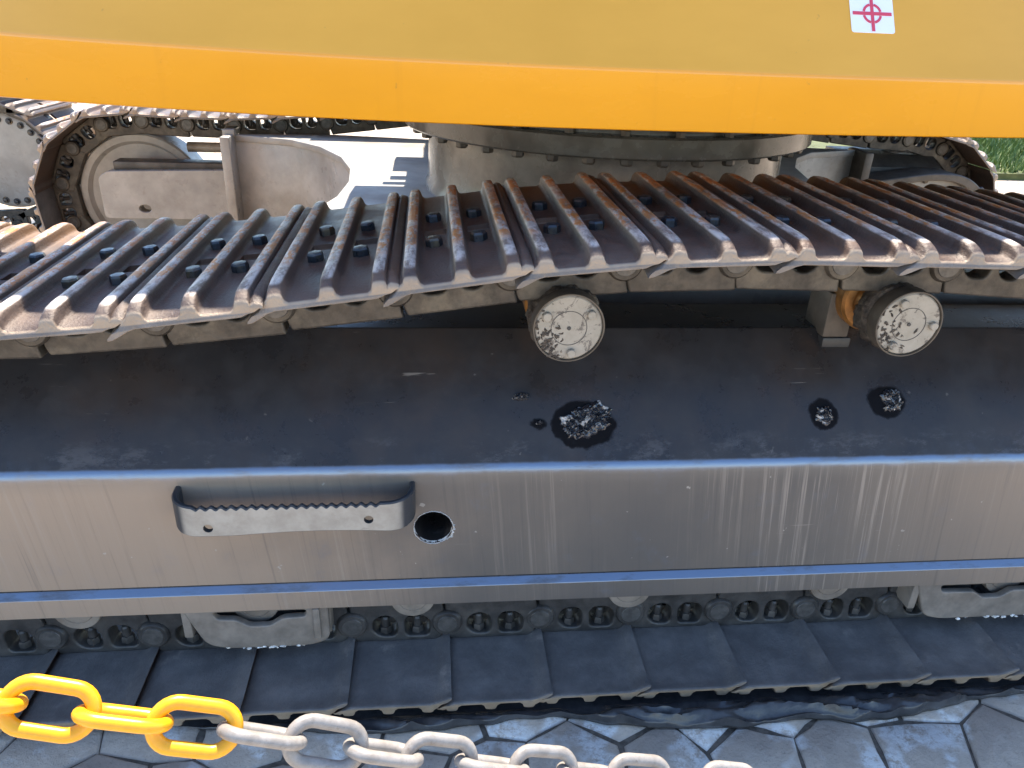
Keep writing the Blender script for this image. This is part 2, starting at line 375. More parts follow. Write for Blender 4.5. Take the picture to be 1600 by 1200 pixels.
for i in range(-12, 15):
    for j in range(-9, 3):
        pts = [Vector(hv(i, j, k)) for k in range(6)]
        c = sum(pts, Vector((0, 0)))/6
        if c.y > .16 or c.x < -1.75 or c.x > 2.2: continue
        bm = bmesh.new(); zt = random.uniform(-.0015, .0015); rings = []
        for ins, z in ((.004, -.008), (.0045, -.003), (.009, 0.0)):
            ring = []
            for q in range(12):
                p = pts[q//2] if q % 2 == 0 else (pts[q//2]+pts[(q//2+1) % 6])/2
                d = (c-p); pp = p+d.normalized()*(ins+.007*noise.noise(Vector((p.x*30, p.y*30, 2))))
                ring.append(bm.verts.new((pp.x-c.x, pp.y-c.y, z)))
            rings.append(ring)
        for a, b in zip(rings, rings[1:]):
            for q in range(12): bm.faces.new((a[q], a[(q+1) % 12], b[(q+1) % 12], b[q]))
        bm.faces.new(rings[-1])
        o = obj('paving_stone', bm2me(bm, 'stone', 50), 'paving_stone', pv); o.location = (c.x, c.y, GZ+zt)
# lawn far right
bm = bmesh.new(); box(bm, 3.2, 14, 5.9, 14, GZ-.05, GZ+.05)
lw = obj('lawn', bm, 'soil'); lw['kind'] = 'structure'; lw['label'] = 'sunlit lawn beyond the machine'
bm = bmesh.new()
for _ in range(16000):
    x, y = random.uniform(4.6, 10), random.uniform(5.92, 10.5); h = random.uniform(.05, .13); a = random.uniform(0, 6.28); l = random.uniform(0, .06)
    d = Vector((math.cos(a), math.sin(a), 0))*.012; t = Vector((math.cos(a+1.3)*l, math.sin(a+1.3)*l, h)); p = Vector((x, y, GZ+.05))
    vsx = [bm.verts.new(p-d), bm.verts.new(p+d), bm.verts.new(p+t)]; bm.faces.new(vsx)
gr = obj('grass', bm, 'grass_mat'); tag(gr, 'bright green grass growing on the lawn behind', 'grass', kind='stuff')

# ------------------------------------------------------------------ excavator root
EX = bpy.data.objects.new('excavator', None); COL.objects.link(EX); EX.location = (.43, 1.5, GZ)
tag(EX, 'yellow crawler excavator with rusty track shoes and a black track frame', 'excavator')
EXI = Matrix.Translation(-Vector(EX.location))
def part(name, me, mat, mw=None, parent=None):
    """mw in world space; parts hang on the excavator, sub-parts on a part"""
    p = parent or EX
    o = obj(name, me, mat, p)
    base = EX.matrix_local.inverted() if p is EX else None
    wmat = mw if mw is not None else Matrix.Identity(4)
    if p is EX: o.matrix_local = EXI @ wmat
    else: o.matrix_local = p['_w'].inverted() @ wmat if False else (WM[p.name].inverted() @ wmat)
    WM[o.name] = wmat
    return o
WM = {}

# ------------------------------------------------------------------ track shoe mesh
PITCH, WID = .2, .585
def grouser(c, lo=True, hi=True):
    q = [(.0185, .0113), (.0160, .0122), (.0132, .0155), (.0115, .022), (.0102, .0285), (.0078, .0320), (.0030, .0330)]
    return [(c+x, z) for x, z in q]+[(c-x, z) for x, z in reversed(q)]
TOP = [(.180, .0185), (.1770, .0225), (.1675, .0265)] + grouser(.150)[3:] + grouser(.0735) + grouser(-.003)[:-4] + [(-.0150, .0220), (-.0215, .0145), (-.029, .006), (-.040, -.003), (-.048, -.010)]
BOT = [(-.049, -.0145), (-.042, -.0140), (-.030, -.009), (-.018, -.003), (-.006, 0), (.0145, 0), (.056, 0), (.091, 0), (.1325, 0), (.146, .0005), (.156, .004), (.166, .0105), (.175, .0155)]
PROF = TOP+BOT; NT = len(TOP)
def shoe_mesh():
    bm = bmesh.new()
    st = [(0, .003, .50), (.0022, .0008, .60), (.006, 0, .70), (.014, 0, .82), (.028, 0, .94), (.05, 0, 1), (.16, 0, 1), (.248, 0, 1), (.286, 0, 1), (.42, 0, 1), (WID-.05, 0, 1), (WID-.02, 0, .93), (WID-.007, 0, .8), (WID-.0025, .0012, .68), (WID, .003, .58)]
    rows = []
    for y, ins, sc in st:
        row = []
        for i, (x, z) in enumerate(PROF):
            zz = z
            if i < NT and z > .012: zz = .012+(z-.012)*sc
            cz = .005
            zz = zz-(ins if zz > cz else -ins)*.8
            if i < NT and z < .012 and y < .03: zz -= .0012*(1-y/.03)**2      # valley floor rolls off at its end
            if i < NT and z < .012 and y > WID-.03: zz -= .0022*(1-(WID-y)/.03)**2
            row.append(bm.verts.new((x+.0006*noise.noise(Vector((x*40, y*60, 3))), y, zz+(.0012*noise.noise(Vector((x*30, y*25, 1))) if z > .03 else 0)-(.0055*max(0, 1-min(y, WID-y)/.03)**1.5))))
        rows.append(row)
    n_ = len(PROF)
    GT = [i for i in range(NT-1) if abs(TOP[i][1]-.0113) < 1e-6 and abs(TOP[i+1][1]-.0113) < 1e-6]
    holes = {GT[0]: NT+7, GT[1]: NT+5}   # top segment index -> bottom segment index
    for j in range(len(rows)-1):
        for i in range(n_):
            k = (i+1) % n_
            hole_j = abs(st[j][0]-.248) < 1e-6
            if hole_j and (i in holes or i in holes.values()): continue
            bm.faces.new((rows[j][i], rows[j][k], rows[j+1][k], rows[j+1][i]))
        if abs(st[j][0]-.248) < 1e-6:
            for ti, bi in holes.items():
                tq = [rows[j][ti], rows[j][ti+1], rows[j+1][ti+1], rows[j+1][ti]]
                bq = [rows[j][bi+1], rows[j][bi], rows[j+1][bi], rows[j+1][bi+1]]
                for q in range(4): bm.faces.new((tq[q], tq[(q+1) % 4], bq[(q+1) % 4], bq[q]))
    bm.faces.new(rows[0]); bm.faces.new(rows[-1])
    return bm2me(bm, 'shoe', 55)
SHOE = shoe_mesh(); SHOE.materials.append(MATS['shoe_steel'])
bm = bmesh.new(); hexbolt(bm, (0, 0, 0), .0145, .015, 2); BOLT = bm2me(bm, 'bolt', 25); BOLT.materials.append(MATS['bolt_steel'])
# link: local x along the track, z inwards negative, y 0..thickness
LT = .042
def link_mesh():
    ol = rpoly([(-.028, -.001), (.150, -.001), (.158, -.012), (.154, -.030), (.160, -.085), (.162, -.1055), (-.030, -.1035), (-.035, -.090), (-.038, -.060), (-.036, -.02)], [.006, .004, .006, .01, .012, .004, .004, .008, .012, .01])
    h1 = rpoly([(-.006, -.014), (.044, -.014), (.048, -.054), (.038, -.070), (.006, -.070), (-.010, -.050)], .012)
    h2 = rpoly([(.064, -.014), (.098, -.014), (.116, -.032), (.112, -.060), (.092, -.072), (.068, -.066), (.060, -.04)], .012)
    a = plate([ol, h1, h2], 0, LT, .004, 2)
    bm = bmesh.new(); bm.from_mesh(a)
    lathe(bm, [(.0, -.007), (.028, -.007), (.032, -.003), (.033, .002), (.033, .03)], 'Y', (.156, 0, -.050), 28)
    m = bpy.data.meshes.new('link'); bmesh.ops.recalc_face_normals(bm, faces=bm.faces[:]); bm.to_mesh(m); bm.free(); return smooth(m, 35)
LINK = link_mesh(); LINK.materials.append(MATS['link_steel'])
LINK2 = LINK.copy(); LINK2.materials.clear(); LINK2.materials.append(MATS['lower_link_steel'])
bm = bmesh.new(); lathe(bm, [(0, -.0085), (.0205, -.0085), (.0215, -.007), (.0215, -.002)], 'Y', (.156, 0, -.050), 24); PIN = bm2me(bm, 'pin', 30); PIN.materials.append(MATS['pin_steel'])
bm = bmesh.new()
hexbolt(bm, (0, 0, -.004), .0135, -.026, 2); lathe(bm, [(.0085, 0), (.0085, -.046), (.006, -.05), (0, -.05)], 'Z', (0, 0, -.004), 12); NUT = bm2me(bm, 'nut', 30); NUT.materials.append(MATS['lower_link_steel'])

# ------------------------------------------------------------------ track path (inner face of the shoe plates)
UP = [(-1.43, .815), (-1.2, .806), (-.985, .804), (-.785, .812), (-.585, .830), (-.386, .855), (-.188, .883), (.01, .9116), (.209, .9298), (.409, .936), (.609, .935), (.84, .929), (1.2, .906), (1.6, .872), (2.0, .832), (2.3, .815)]
LOWZ = .036
def path(cl, cr):
    pts = []
    N_ = 240
    for i in range(N_+1):
        x = cl+(cr-cl)*i/N_; pts.append((x, crom(UP, min(max(x, -1.43), 2.3))))
    r = (.815-LOWZ)/2; zc = LOWZ+r
    for i in range(1, 61): a = math.pi/2-math.pi*i/60; pts.append((cr+r*math.cos(a), zc+r*math.sin(a)))
    for i in range(1, N_+1): pts.append((cr-(cr-cl)*i/N_, LOWZ))
    for i in range(1, 60): a = -math.pi/2-math.pi*i/60; pts.append((cl+r*math.cos(a), zc+r*math.sin(a)))
    return pts
def walk(pts, x_start):
    """stations every PITCH round the loop, beginning on the upper run at x_start"""
    L = len(pts); seg = []; tot = 0
    for i in range(L):
        a, b = Vector(pts[i]), Vector(pts[(i+1) % L]); d = (b-a).length; seg.append((tot, d, a, b)); tot += d
    s0 = next(t+(x_start-a.x) for t, d, a, b in seg if a.x <= x_start <= b.x and b.x > a.x)
    def at(s):
        s %= tot
        for t, d, a, b in seg:
            if t <= s <= t+d: return a+(b-a)*((s-t)/d)
        return Vector(pts[0])
    n_ = round(tot/PITCH); pp = tot/n_; out = []
    for k in range(n_):
        p = at(s0+k*pp); q = at(s0+k*pp+.146); out.append((p, math.atan2(q.y-p.y, q.x-p.x)))
    return out, pp
best = None
for i in range(60):
    for j in range(0, 60, 3):
        cl, cr = -1.43-.1+.2*i/60, 2.3-.1+.2*j/60
        P_ = path(cl, cr); tot = sum((Vector(P_[q])-Vector(P_[(q+1) % len(P_)])).length for q in range(0, len(P_)))
        e1 = abs(tot/PITCH-round(tot/PITCH))
        # length from upper start back to a lower reference x=-.357
        up = sum((Vector(P_[q])-Vector(P_[q+1])).length for q in range(240) if P_[q][0] < .039)
        r = (.815-LOWZ)/2; d = up+math.pi*r+(-.357-cl); e2 = abs(d/PITCH-round(d/PITCH))
        e = e1+e2
        if best is None or e < best[0]: best = (e, cl, cr)
    if best[0] < .02: break
_, CL, CR = best
STN, pp = walk(path(CL, CR), .039)
print('track', best, len(STN), pp)
def station_matrix(p, a, y0):
    t = Vector((math.cos(a), 0, math.sin(a))); nrm = Vector((-math.sin(a), 0, math.cos(a))); yv = Vector((0, 1, 0))
    m = Matrix((t, yv, nrm)).transposed().to_4x4(); m.translation = (p.x, y0, p.y); return m
def build_track(y0, near, vis_u):
    for p, a in STN:
        jr = random.Random(int(p.x*1000)+int(y0*10)); M_ = station_matrix(p, a+jr.uniform(-.012, .012), y0+jr.uniform(-.004, .004)); upper = abs(a) < .6; lower = abs(abs(a)-math.pi) < .3
        s = part('track_shoe', SHOE, None, M_)
        if near and upper and -1.6 < p.x < 2.1:
            for bx, by in ((.033, .19), (.033, .355), (.109, .19), (.109, .355)):
                part('bolt', BOLT, None, M_ @ Matrix.Translation((bx, by, .0113)) @ Matrix.Rotation(random.random()*2, 4, 'Z'), s)
        for k, ly in enumerate((.176, .370)):
            if k == 1 and not (near and upper) and not (not near): continue
            l = part('track_link', LINK2 if (near and not upper) else LINK, None, M_ @ Matrix.Translation((0, ly, 0)))
            if k == 0:
                part('link_pin', PIN, None, M_ @ Matrix.Translation((0, ly, 0)), l)
                if (near and lower and -1.4 < p.x < 2.3) or (not near):
                    for bx in (.020, .088): part('bolt', NUT, None, M_ @ Matrix.Translation((bx, ly+.020, 0)), l)
build_track(0.0, True, None)
build_track(2.42, False, None)

# ------------------------------------------------------------------ near track frame
def fillet(p0, p1, p2, r, seg=8):
    a = (Vector(p0)-Vector(p1)).normalized(); b = (Vector(p2)-Vector(p1)).normalized()
    ang = a.angle(b); d = r/math.tan(ang/2); c = Vector(p1)+(a+b).normalized()*(r/math.sin(ang/2)); A = Vector(p1)+a*d; B = Vector(p1)+b*d
    a0 = math.atan2(A.y-c.y, A.x-c.x); a1 = math.atan2(B.y-c.y, B.x-c.x); da = (a1-a0+math.pi) % (2*math.pi)-math.pi
    return [(c.x+r*math.cos(a0+da*i/seg), c.y+r*math.sin(a0+da*i/seg)) for i in range(seg+1)]
def extrude_x(prof, x0, x1, nx=1):
    bm = bmesh.new(); rows = []
    for i in range(nx+1):
        x = x0+(x1-x0)*i/nx; rows.append([bm.verts.new((x, y, z)) for y, z in prof])
    n_ = len(prof)
    for a, b in zip(rows, rows[1:]):
        for i in range(n_): bm.faces.new((a[i], a[(i+1) % n_], b[(i+1) % n_], b[i]))
    bm.faces.new(rows[0]); bm.faces.new(rows[-1]); return bm2me(bm, 'ex', 28)
FY = .138
prof = [(FY, .205)] + fillet((FY, .2), (FY, .488), (.31, .704), .046, 12) + fillet((FY, .488), (.31, .706), (.45, .706), .006, 3) + [(.45, .706), (.45, .205)]
fr = extrude_x(prof, -1.35, 2.15)
hp = onY(677, 824, FY)
bm = bmesh.new(); lathe(bm, [(.037, -.1), (.037, .16)], 'Y', (hp.x, FY, hp.z), 40, jit=.0022)
fr = boolean(fr, [bm2me(bm)])
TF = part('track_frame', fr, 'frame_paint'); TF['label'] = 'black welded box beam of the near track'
fl = extrude_x([(.1245, .181)] + fillet((.1245, .18), (.1245, .2235), (.136, .237), .005, 4) + [(FY-.002, .2372), (FY+.004, .2372), (.46, .2372), (.46, .181)], -1.35, 2.15)
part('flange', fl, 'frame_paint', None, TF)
# torn pale rim round the cut hole
bm = bmesh.new(); NA = 160; rA = []; rB = []; rC = []
for i in range(NA):
    a = 2*math.pi*i/NA; k = .5+.5*noise.noise(Vector((math.cos(a)*5, math.sin(a)*5, 2.2))); k2 = noise.noise(Vector((math.cos(a)*22, math.sin(a)*22, 4)))
    wgt = .0008+1.7*.0012*max(0, -math.sin(a))*k+.0012*k*k+max(0, math.cos(a+.25))**8*.007*(.6+k2)+.0012*max(0, k2)
    ri = .0362+.0012*k2; ro = ri+.0008+wgt; d = .0012+.35*wgt
    rA.append(bm.verts.new((hp.x+ri*math.cos(a), FY+.006, hp.z+ri*math.sin(a)))); rB.append(bm.verts.new((hp.x+(ri*.4+ro*.6)*math.cos(a), FY-d, hp.z+(ri*.4+ro*.6)*math.sin(a)))); rC.append(bm.verts.new((hp.x+ro*math.cos(a), FY+.001, hp.z+ro*math.sin(a))))
for i in range(NA):
    j = (i+1) % NA; bm.faces.new((rA[i], rA[j], rB[j], rB[i])); bm.faces.new((rB[i], rB[j], rC[j], rC[i]))
part('torn_rim', bm2me(bm, 'torn', 20), 'torn_white', None, TF)

# climbing step: bent strip with a scalloped top edge
A = onY(262, 790, .10); B = onY(650, 775, .10)
x0, x1 = A.x+.004, B.x-.002; YF = .070
ztop = (onY(300, 790, YF).z+onY(600, 788, YF).z)/2-.002; zbot = (onY(330, 842, YF).z+onY(560, 830, YF).z)/2
pathp = []
rc = .052
pathp += [(x0, FY+.004), (x0, YF+rc)]
pathp += [(x0+rc-rc*math.cos(t), YF+rc-rc*math.sin(t)) for t in [math.pi/2*i/10 for i in range(1, 11)]]
nfl = 150
pathp += [(x0+rc+(x1-x0-2*rc)*i/nfl, YF) for i in range(1, nfl)]
pathp += [(x1-rc+rc*math.sin(t), YF+rc-rc*math.cos(t)) for t in [math.pi/2*i/10 for i in range(0, 11)]]
pathp += [(x1, FY+.004)]
bm = bmesh.new(); rows = []; TH = .0105
for i, (x, y) in enumerate(pathp):
    a = Vector(pathp[max(i-1, 0)]); b = Vector(pathp[min(i+1, len(pathp)-1)]); t = (b-a).normalized(); nn = Vector((-t.y, t.x))
    f_ = (x-x0)/(x1-x0)
    zt = ztop
    if y < YF+1e-6 and .10 < f_ < .86: zt = ztop-.0028+.0028*math.cos((f_-.10)/.76*2*math.pi*19)
    zt += .002*max(0, (y-YF)/(FY-YF))
    zb = zbot+(.006*math.sin(math.pi*(f_-.25)/.7) if .25 < f_ < .95 else 0)
    if y > YF+.02: zb = zbot+.004*(y-YF)/(FY-YF)
    row = []
    for (o_, z) in ((0, zb+.002), (.002, zb), (TH-.002, zb), (TH, zb+.002), (TH, zt-.0025), (TH-.0025, zt), (.0025, zt), (0, zt-.0025)):
        row.append(bm.verts.new((x+nn.x*o_, y+nn.y*o_, z)))
    rows.append(row)
for a, b in zip(rows, rows[1:]):
    for i in range(8): bm.faces.new((a[i], a[(i+1) % 8], b[(i+1) % 8], b[i]))
bm.faces.new(rows[0]); bm.faces.new(rows[-1])
stepm = bm2me(bm, 'step', 40)
cut = []
for px, py in ((325, 826), (576, 812)):
    q = onY(px, py, YF); b2 = bmesh.new(); lathe(b2, [(.0085, YF-.03), (.0085, YF+.04)], 'Y', (q.x, 0, q.z), 20); cut.append(bm2me(b2))
stepm = boolean(stepm, cut)
ST = part('step', stepm, 'step_paint'); ST['label'] = 'grey bent foot step with scalloped edge'

# ------------------------------------------------------------------ lower rollers and guards
def roller_cap(px, py, Y=.150, r=.047):
    q = onY(px, py, Y)
    zc = .170
    bm = bmesh.new(); lathe(bm, [(0, Y+.003), (r*.62, Y+.003), (r*.64, Y+.0045), (r*.66, Y+.003), (r*.95, Y+.003), (r, Y+.010), (r, Y+.22)], 'Y', (q.x, 0, zc), 40)
    o = part('track_roller', bm2me(bm, 'roller', 30), 'guard_paint')
    bm = bmesh.new(); lathe(bm, [(0, -.001), (.003, -.001), (.004, .002), (.004, .01)], 'Y', (q.x, Y+.002, zc+.010), 12); part('plug', bm2me(bm, 'plug', 30), 'cap_line', None, o)
    bm = bmesh.new()
    for sx in (-1, 1): box(bm, q.x+sx*r*1.0-.012, q.x+sx*r*1.0+.030*(1 if sx > 0 else .4), Y+.012, Y+.09, .150, .182, .006)
    part('shaft_bracket', bm2me(bm, 'br', 30), 'dark_steel', None, o)
for px, py in ((120, 965), (400, 955), (645, 940), (985, 925), (1300, 912), (1572, 905), (-160, 985), (1860, 890)): roller_cap(px, py)
def guard(pxl, pxr, pyt, holes_px):
    Y = .128; a = onY(pxl, pyt, Y); b = onY(pxr, pyt, Y); cxm = onY(holes_px, pyt, Y).x
    zt, zb = .1805, .080
    ol = rpoly([(a.x, zt), (a.x+.035, zb+.012), (a.x+.075, zb), (b.x-.04, zb), (b.x, zb+.014), (b.x, zt)], [.004, .02, .03, .03, .02, .004])
    win = rpoly([(a.x+.055, zt-.006), (a.x+.062, zt-.024), (cxm-.045, zt-.026), (cxm-.02, zt-.044), (cxm+.02, zt-.044), (cxm+.045, zt-.026), (b.x-.045, zt-.024), (b.x-.042, zt-.006)], .008)
    m1 = plate([ol, win], Y, Y+.016, .003, 2)
    bm = bmesh.new()
    box(bm, a.x-.006, a.x+.012, Y+.002, Y+.10, zb+.03, zt, .004); box(bm, b.x-.014, b.x+.002, Y+.017, Y+.09, zb+.016, zt, .004)
    box(bm, b.x-.030, b.x-.016, Y-.007, Y+.003, zb+.022, zt, .003)
    g_ = part('roller_guard', join(m1, bm2me(bm, 'gb', 30)), 'guard_paint')
    bm = bmesh.new(); rr = random.Random(int(pxl))
    for _ in range(38):
        x = a.x+.07+(b.x-a.x-.12)*(rr.choice((.25, .55, .62, .8))+rr.gauss(0, .09)); s_ = rr.uniform(.0012, .0036)
        if not a.x+.05 < x < b.x-.03: continue
        bmesh.ops.create_icosphere(bm, subdivisions=1, radius=s_, matrix=Matrix.Translation((x, Y+rr.uniform(-.002, .008), zb+rr.uniform(-.002, .003))) @ Matrix.Diagonal((1.8, 1, .7, 1)))
    for v in bm.verts: v.co += Vector((noise.noise(v.co*400), noise.noise(v.co*400+Vector((3, 5, 5))), noise.noise(v.co*400+Vector((9, 1, 5)))))*.0018
    part('paint_flakes', bm2me(bm, 'fk', 20), 'torn_white', None, g_)['kind'] = 'stuff'
    return g_
guard(283, 512, 948, 402)
guard(1438, 1672, 905, 1560)

# ------------------------------------------------------------------ carrier rollers
CZ = .772
def smear(bm, rr, sd):
    for i in range(60):
        a = R_(rr.gauss(205, 32)); r = rr.uniform(.040, .060) if i % 3 else rr.uniform(.015, .05); s_ = rr.uniform(.001, .0032)
        bmesh.ops.create_icosphere(bm, subdivisions=2, radius=s_, matrix=Matrix.Translation((r*math.cos(a), -.0006, r*math.sin(a))) @ Matrix.Rotation(rr.uniform(0, 3), 4, 'Y') @ Matrix.Diagonal((2.0, .55, .8, 1)))
    for v in bm.verts: v.co += Vector((noise.noise(v.co*260), .5*noise.noise(v.co*260+Vector((3, 5, 5))), noise.noise(v.co*260+Vector((9, 1, sd)))))*.0026
def carrier(px, py, Yc, rots, sd, foot=True):
    q = onY(px, py, Yc); c = (q.x, 0, q.z); W_ = Matrix.Translation((q.x, Yc, q.z))
    bm = bmesh.new(); lathe(bm, [(.0, .0), (.056, .0), (.0585, .002), (.0585, .02)], 'Y', (0, 0, 0), 56)
    cap = part('carrier_roller', bm2me(bm, 'cap', 28), 'cap_paint', W_)
    def sub(name, bmx, mat, ang=30): return part(name, bm2me(bmx, name, ang), mat, W_, cap)
    bm = bmesh.new(); lathe(bm, [(.0588, .010), (.0592, .000), (.0600, -.0020), (.0622, -.0020), (.0630, .0), (.0630, .028), (.060, .034)], 'Y', (0, 0, 0), 56); sub('rim', bm, 'dark_steel')
    bm = bmesh.new()
    ringband(bm, .0305, .0317, -.0006, .001); lathe(bm, [(0, -.002), (.0032, -.002), (.0038, .001)], 'Y', (0, 0, 0), 12); sub('plug', bm, 'cap_line')
    bm = bmesh.new(); smear(bm, random.Random(int(sd*7)), sd); sub('grease_smear', bm, 'greasy_collar')
    for a in rots:
        bm = bmesh.new(); lathe(bm, [(0, -.0085), (.0066, -.0085), (.0078, -.007), (.0078, .001)], 'Y', (.0455*math.cos(a), 0, .0455*math.sin(a)), 18); sub('bolt', bm, 'cap_paint')
    bm = bmesh.new(); lathe(bm, [(.052, .030), (.060, .034), (.0625, .042), (.064, .058), (.066, .064), (.066, .075), (.05, .080)], 'Y', (0, 0, 0), 96, jit=.0075, sd=sd); sub('collar', bm, 'greasy_collar', 60)
    bm = bmesh.new(); lathe(bm, [(.040, .078), (.045, .080), (.046, .115), (.058, .120), (.0625, .126), (.0625, .185), (.058, .190), (.046, .195), (.046, .24), (.03, .245)], 'Y', (0, 0, 0), 56); sub('roller_tread', bm, 'bronze_rust')
    bm = bmesh.new(); box(bm, -.072 if foot else -.03, -.018 if foot else 0, .150 if foot else .2, .235, .697-q.z, (.79 if foot else .742)-q.z, .004); lathe(bm, [(.03, .22), (.03, .30)], 'Y', (0, 0, 0), 20); sub('bracket', bm, 'dark_steel')
    bm = bmesh.new(); box(bm, -.070 if foot else -.035, -.01, .148 if foot else .2, .24, .675-q.z, .697-q.z, .004); sub('pad', bm, 'dark_body')
carrier(889, 513, .130, (R_(150), R_(35), R_(-82)), 1.0, False)
carrier(1420, 507, .130, (R_(118), R_(-2), R_(-118)), 5.0)

# ------------------------------------------------------------------ car body, slew ring
SC = Vector((.43, 1.5))
def carbody_outline(off=0):
    L = [(-.98, 2.44), (-.70, 2.33), (-.56, 2.17), (-.455, 1.95), (-.40, 1.72), (-.385, 1.5), (-.40, 1.28), (-.455, 1.05), (-.56, .83), (-.70, .67), (-.98, .56)]
    L = [(x+off*.8, y) for x, y in L]
    near = [(-.55, .50), (.05, .66), (.43, .70), (.81, .66), (1.41, .50)]
    Rr = [(2*SC.x-x, y) for x, y in reversed(L)]
    far = [(1.41, 2.50), (.81, 2.40), (.43, 2.38), (.05, 2.40), (-.55, 2.50)]
    return L+near+Rr+far
def prism(ol, z0, z1, bev=.004):
    m = plate([ol], -z1, -z0, bev, 1)        # plate lies in XZ, turn it flat
    m.transform(Matrix(((1, 0, 0, 0), (0, 0, 1, 0), (0, -1, 0, 0), (0, 0, 0, 1)))); return m
CB = part('car_body', prism(carbody_outline(), .36, .716), 'grey_paint')
part('top_plate', prism(carbody_outline(-.018), .716, .742, .003), 'plate_grey', None, CB)
bm = bmesh.new(); lathe(bm, [(.582, .742), (.580, .752), (.570, .775), (.568, .90), (.575, .935)], 'Z', (SC.x, SC.y, 0), 96)
part('slew_drum', bm2me(bm, 'drum', 30), 'drum_paint')
bm = bmesh.new(); lathe(bm, [(.50, .936), (.640, .936), (.645, .941), (.645, .988), (.640, .993), (.604, .994), (.604, 1.012), (.615, 1.012), (.615, 1.099), (.5, 1.099)], 'Z', (SC.x, SC.y, 0), 128)
SR = part('slew_ring', bm2me(bm, 'ring', 30), 'ring_paint')
bm = bmesh.new(); hexbolt(bm, (0, 0, 0), .017, -.019, 2); HB = bm2me(bm, 'hb', 25); HB.materials.append(MATS['dark_steel'])
for i in range(40):
    a = 2*math.pi*i/40+.05; part('bolt', HB, None, Matrix.Translation((SC.x+.612*math.cos(a), SC.y+.612*math.sin(a), .936)) @ Matrix.Rotation(a*3, 4, 'Z'), SR)
bm = bmesh.new(); hexbolt(bm, (0, 0, 0), .013, .016, 2); HB2 = bm2me(bm, 'hb', 25); HB2.materials.append(MATS['dark_steel'])
for i in range(28):
    a = 2*math.pi*i/28+.1; part('bolt', HB2, None, Matrix.Translation((SC.x+.627*math.cos(a), SC.y+.627*math.sin(a), .9935)) @ Matrix.Rotation(a*5, 4, 'Z'), SR)

# ------------------------------------------------------------------ far track frame, idler, final drive
FF = part('track_frame', extrude_x(rpoly([(2.50, .37), (2.50, .56), (2.58, .62), (2.82, .62), (2.88, .56), (2.88, .37)], .01), -.98, 1.90), 'grey_paint'); FF['label'] = 'grey box beam of the far track'
fork = plate([rpoly([(-1.56, .37), (-1.56, .55), (-1.52, .575), (-.975, .59), (-.975, .37)], [.02, .03, .02, .003, .003]), [(x*1.5+(-1.385)*(1-1.5), z) for x, z in circ(-1.385, .415, .017, 20)]], 2.44, 2.50, .003)
part('idler_yoke', fork, 'grey_paint', None, FF)
bm = bmesh.new(); box(bm, -1.50, -.98, 2.47, 2.56, .575, .612, .006); part('slide_rail', bm2me(bm, 'sr', 30), 'dark_steel', None, FF)
bm = bmesh.new(); box(bm, -1.005, -.965, 2.33, 2.50, .36, .745, .006); box(bm, -1.01, -.96, 2.41, 2.52, .735, .765, .005); part('leg_flange', bm2me(bm, 'lf', 30), 'grey_paint', None, FF)
bm = bmesh.new(); lathe(bm, [(.022, -1.2), (.022, -.98)], 'X', (0, 2.56, .665), 20); lathe(bm, [(.03, -1.02), (.03, -.985)], 'X', (0, 2.56, .665), 20)
part('adjuster_rod', bm2me(bm, 'rod', 30), 'drum_paint', None, FF)
def wheel(name, cx, y0, zc, rr, mat):
    bm = bmesh.new(); lathe(bm, [(0, y0+.015), (.05, y0+.015), (.06, y0+.02), (rr-.05, y0+.02), (rr-.035, y0), (rr-.008, y0), (rr, y0+.008), (rr, y0+.05), (rr+.0, y0+.06), (rr, y0+.14), (rr-.01, y0+.15), (0, y0+.15)], 'Y', (cx, 0, zc), 72)
    return part(name, bm2me(bm, name, 30), mat)
ZC = LOWZ+(.815-LOWZ)/2; RR = (.815-LOWZ)/2-.106
for y0 in (2.42+.205, .205):
    wheel('idler', CL, y0, ZC, RR, 'grey_paint'); wheel('sprocket', CR, y0, ZC, RR, 'grey_paint')
# final-drive cover on the far right
ol = rpoly([(1.86, .36), (1.86, .615), (2.20, .665), (2.36, .655), (2.47, .58), (2.52, .46), (2.50, .36)], [.01, .02, .12, .07, .06, .06, .02])
inn = rpoly([(1.90, .36+.02), (1.90, .585), (2.20, .632), (2.33, .622), (2.43, .56), (2.475, .46), (2.46, .38)], [.01, .02, .12, .07, .06, .06, .02])
DC = part('drive_cover', plate([ol, inn], 2.33, 2.50, .006, 2), 'dark_steel')
part('cover_plate', plate([inn], 2.372, 2.385, .002), 'plate_grey', None, DC)
bm = bmesh.new(); hexbolt(bm, (0, 0, 0), .014, -.014, 1); HB3 = bm2me(bm, 'hb', 25); HB3.materials.append(MATS['bolt_steel'])
for px, py in ((1445, 282), (1531, 296), (1405, 305)):
    q = onY(px, py, 2.371); part('bolt', HB3, None, Matrix.Translation((q.x, 2.371, q.z)), DC)
bm = bmesh.new(); box(bm, 1.835, 1.875, 2.33, 2.50, .36, .745, .006); part('leg_flange', bm2me(bm, 'lf', 30), 'dark_steel', None, FF)
part('drive_housing', extrude_x([(2.51, .37), (2.51, .655), (2.60, .70), (2.84, .70), (2.84, .37)], 1.90, 2.34), 'dark_steel')

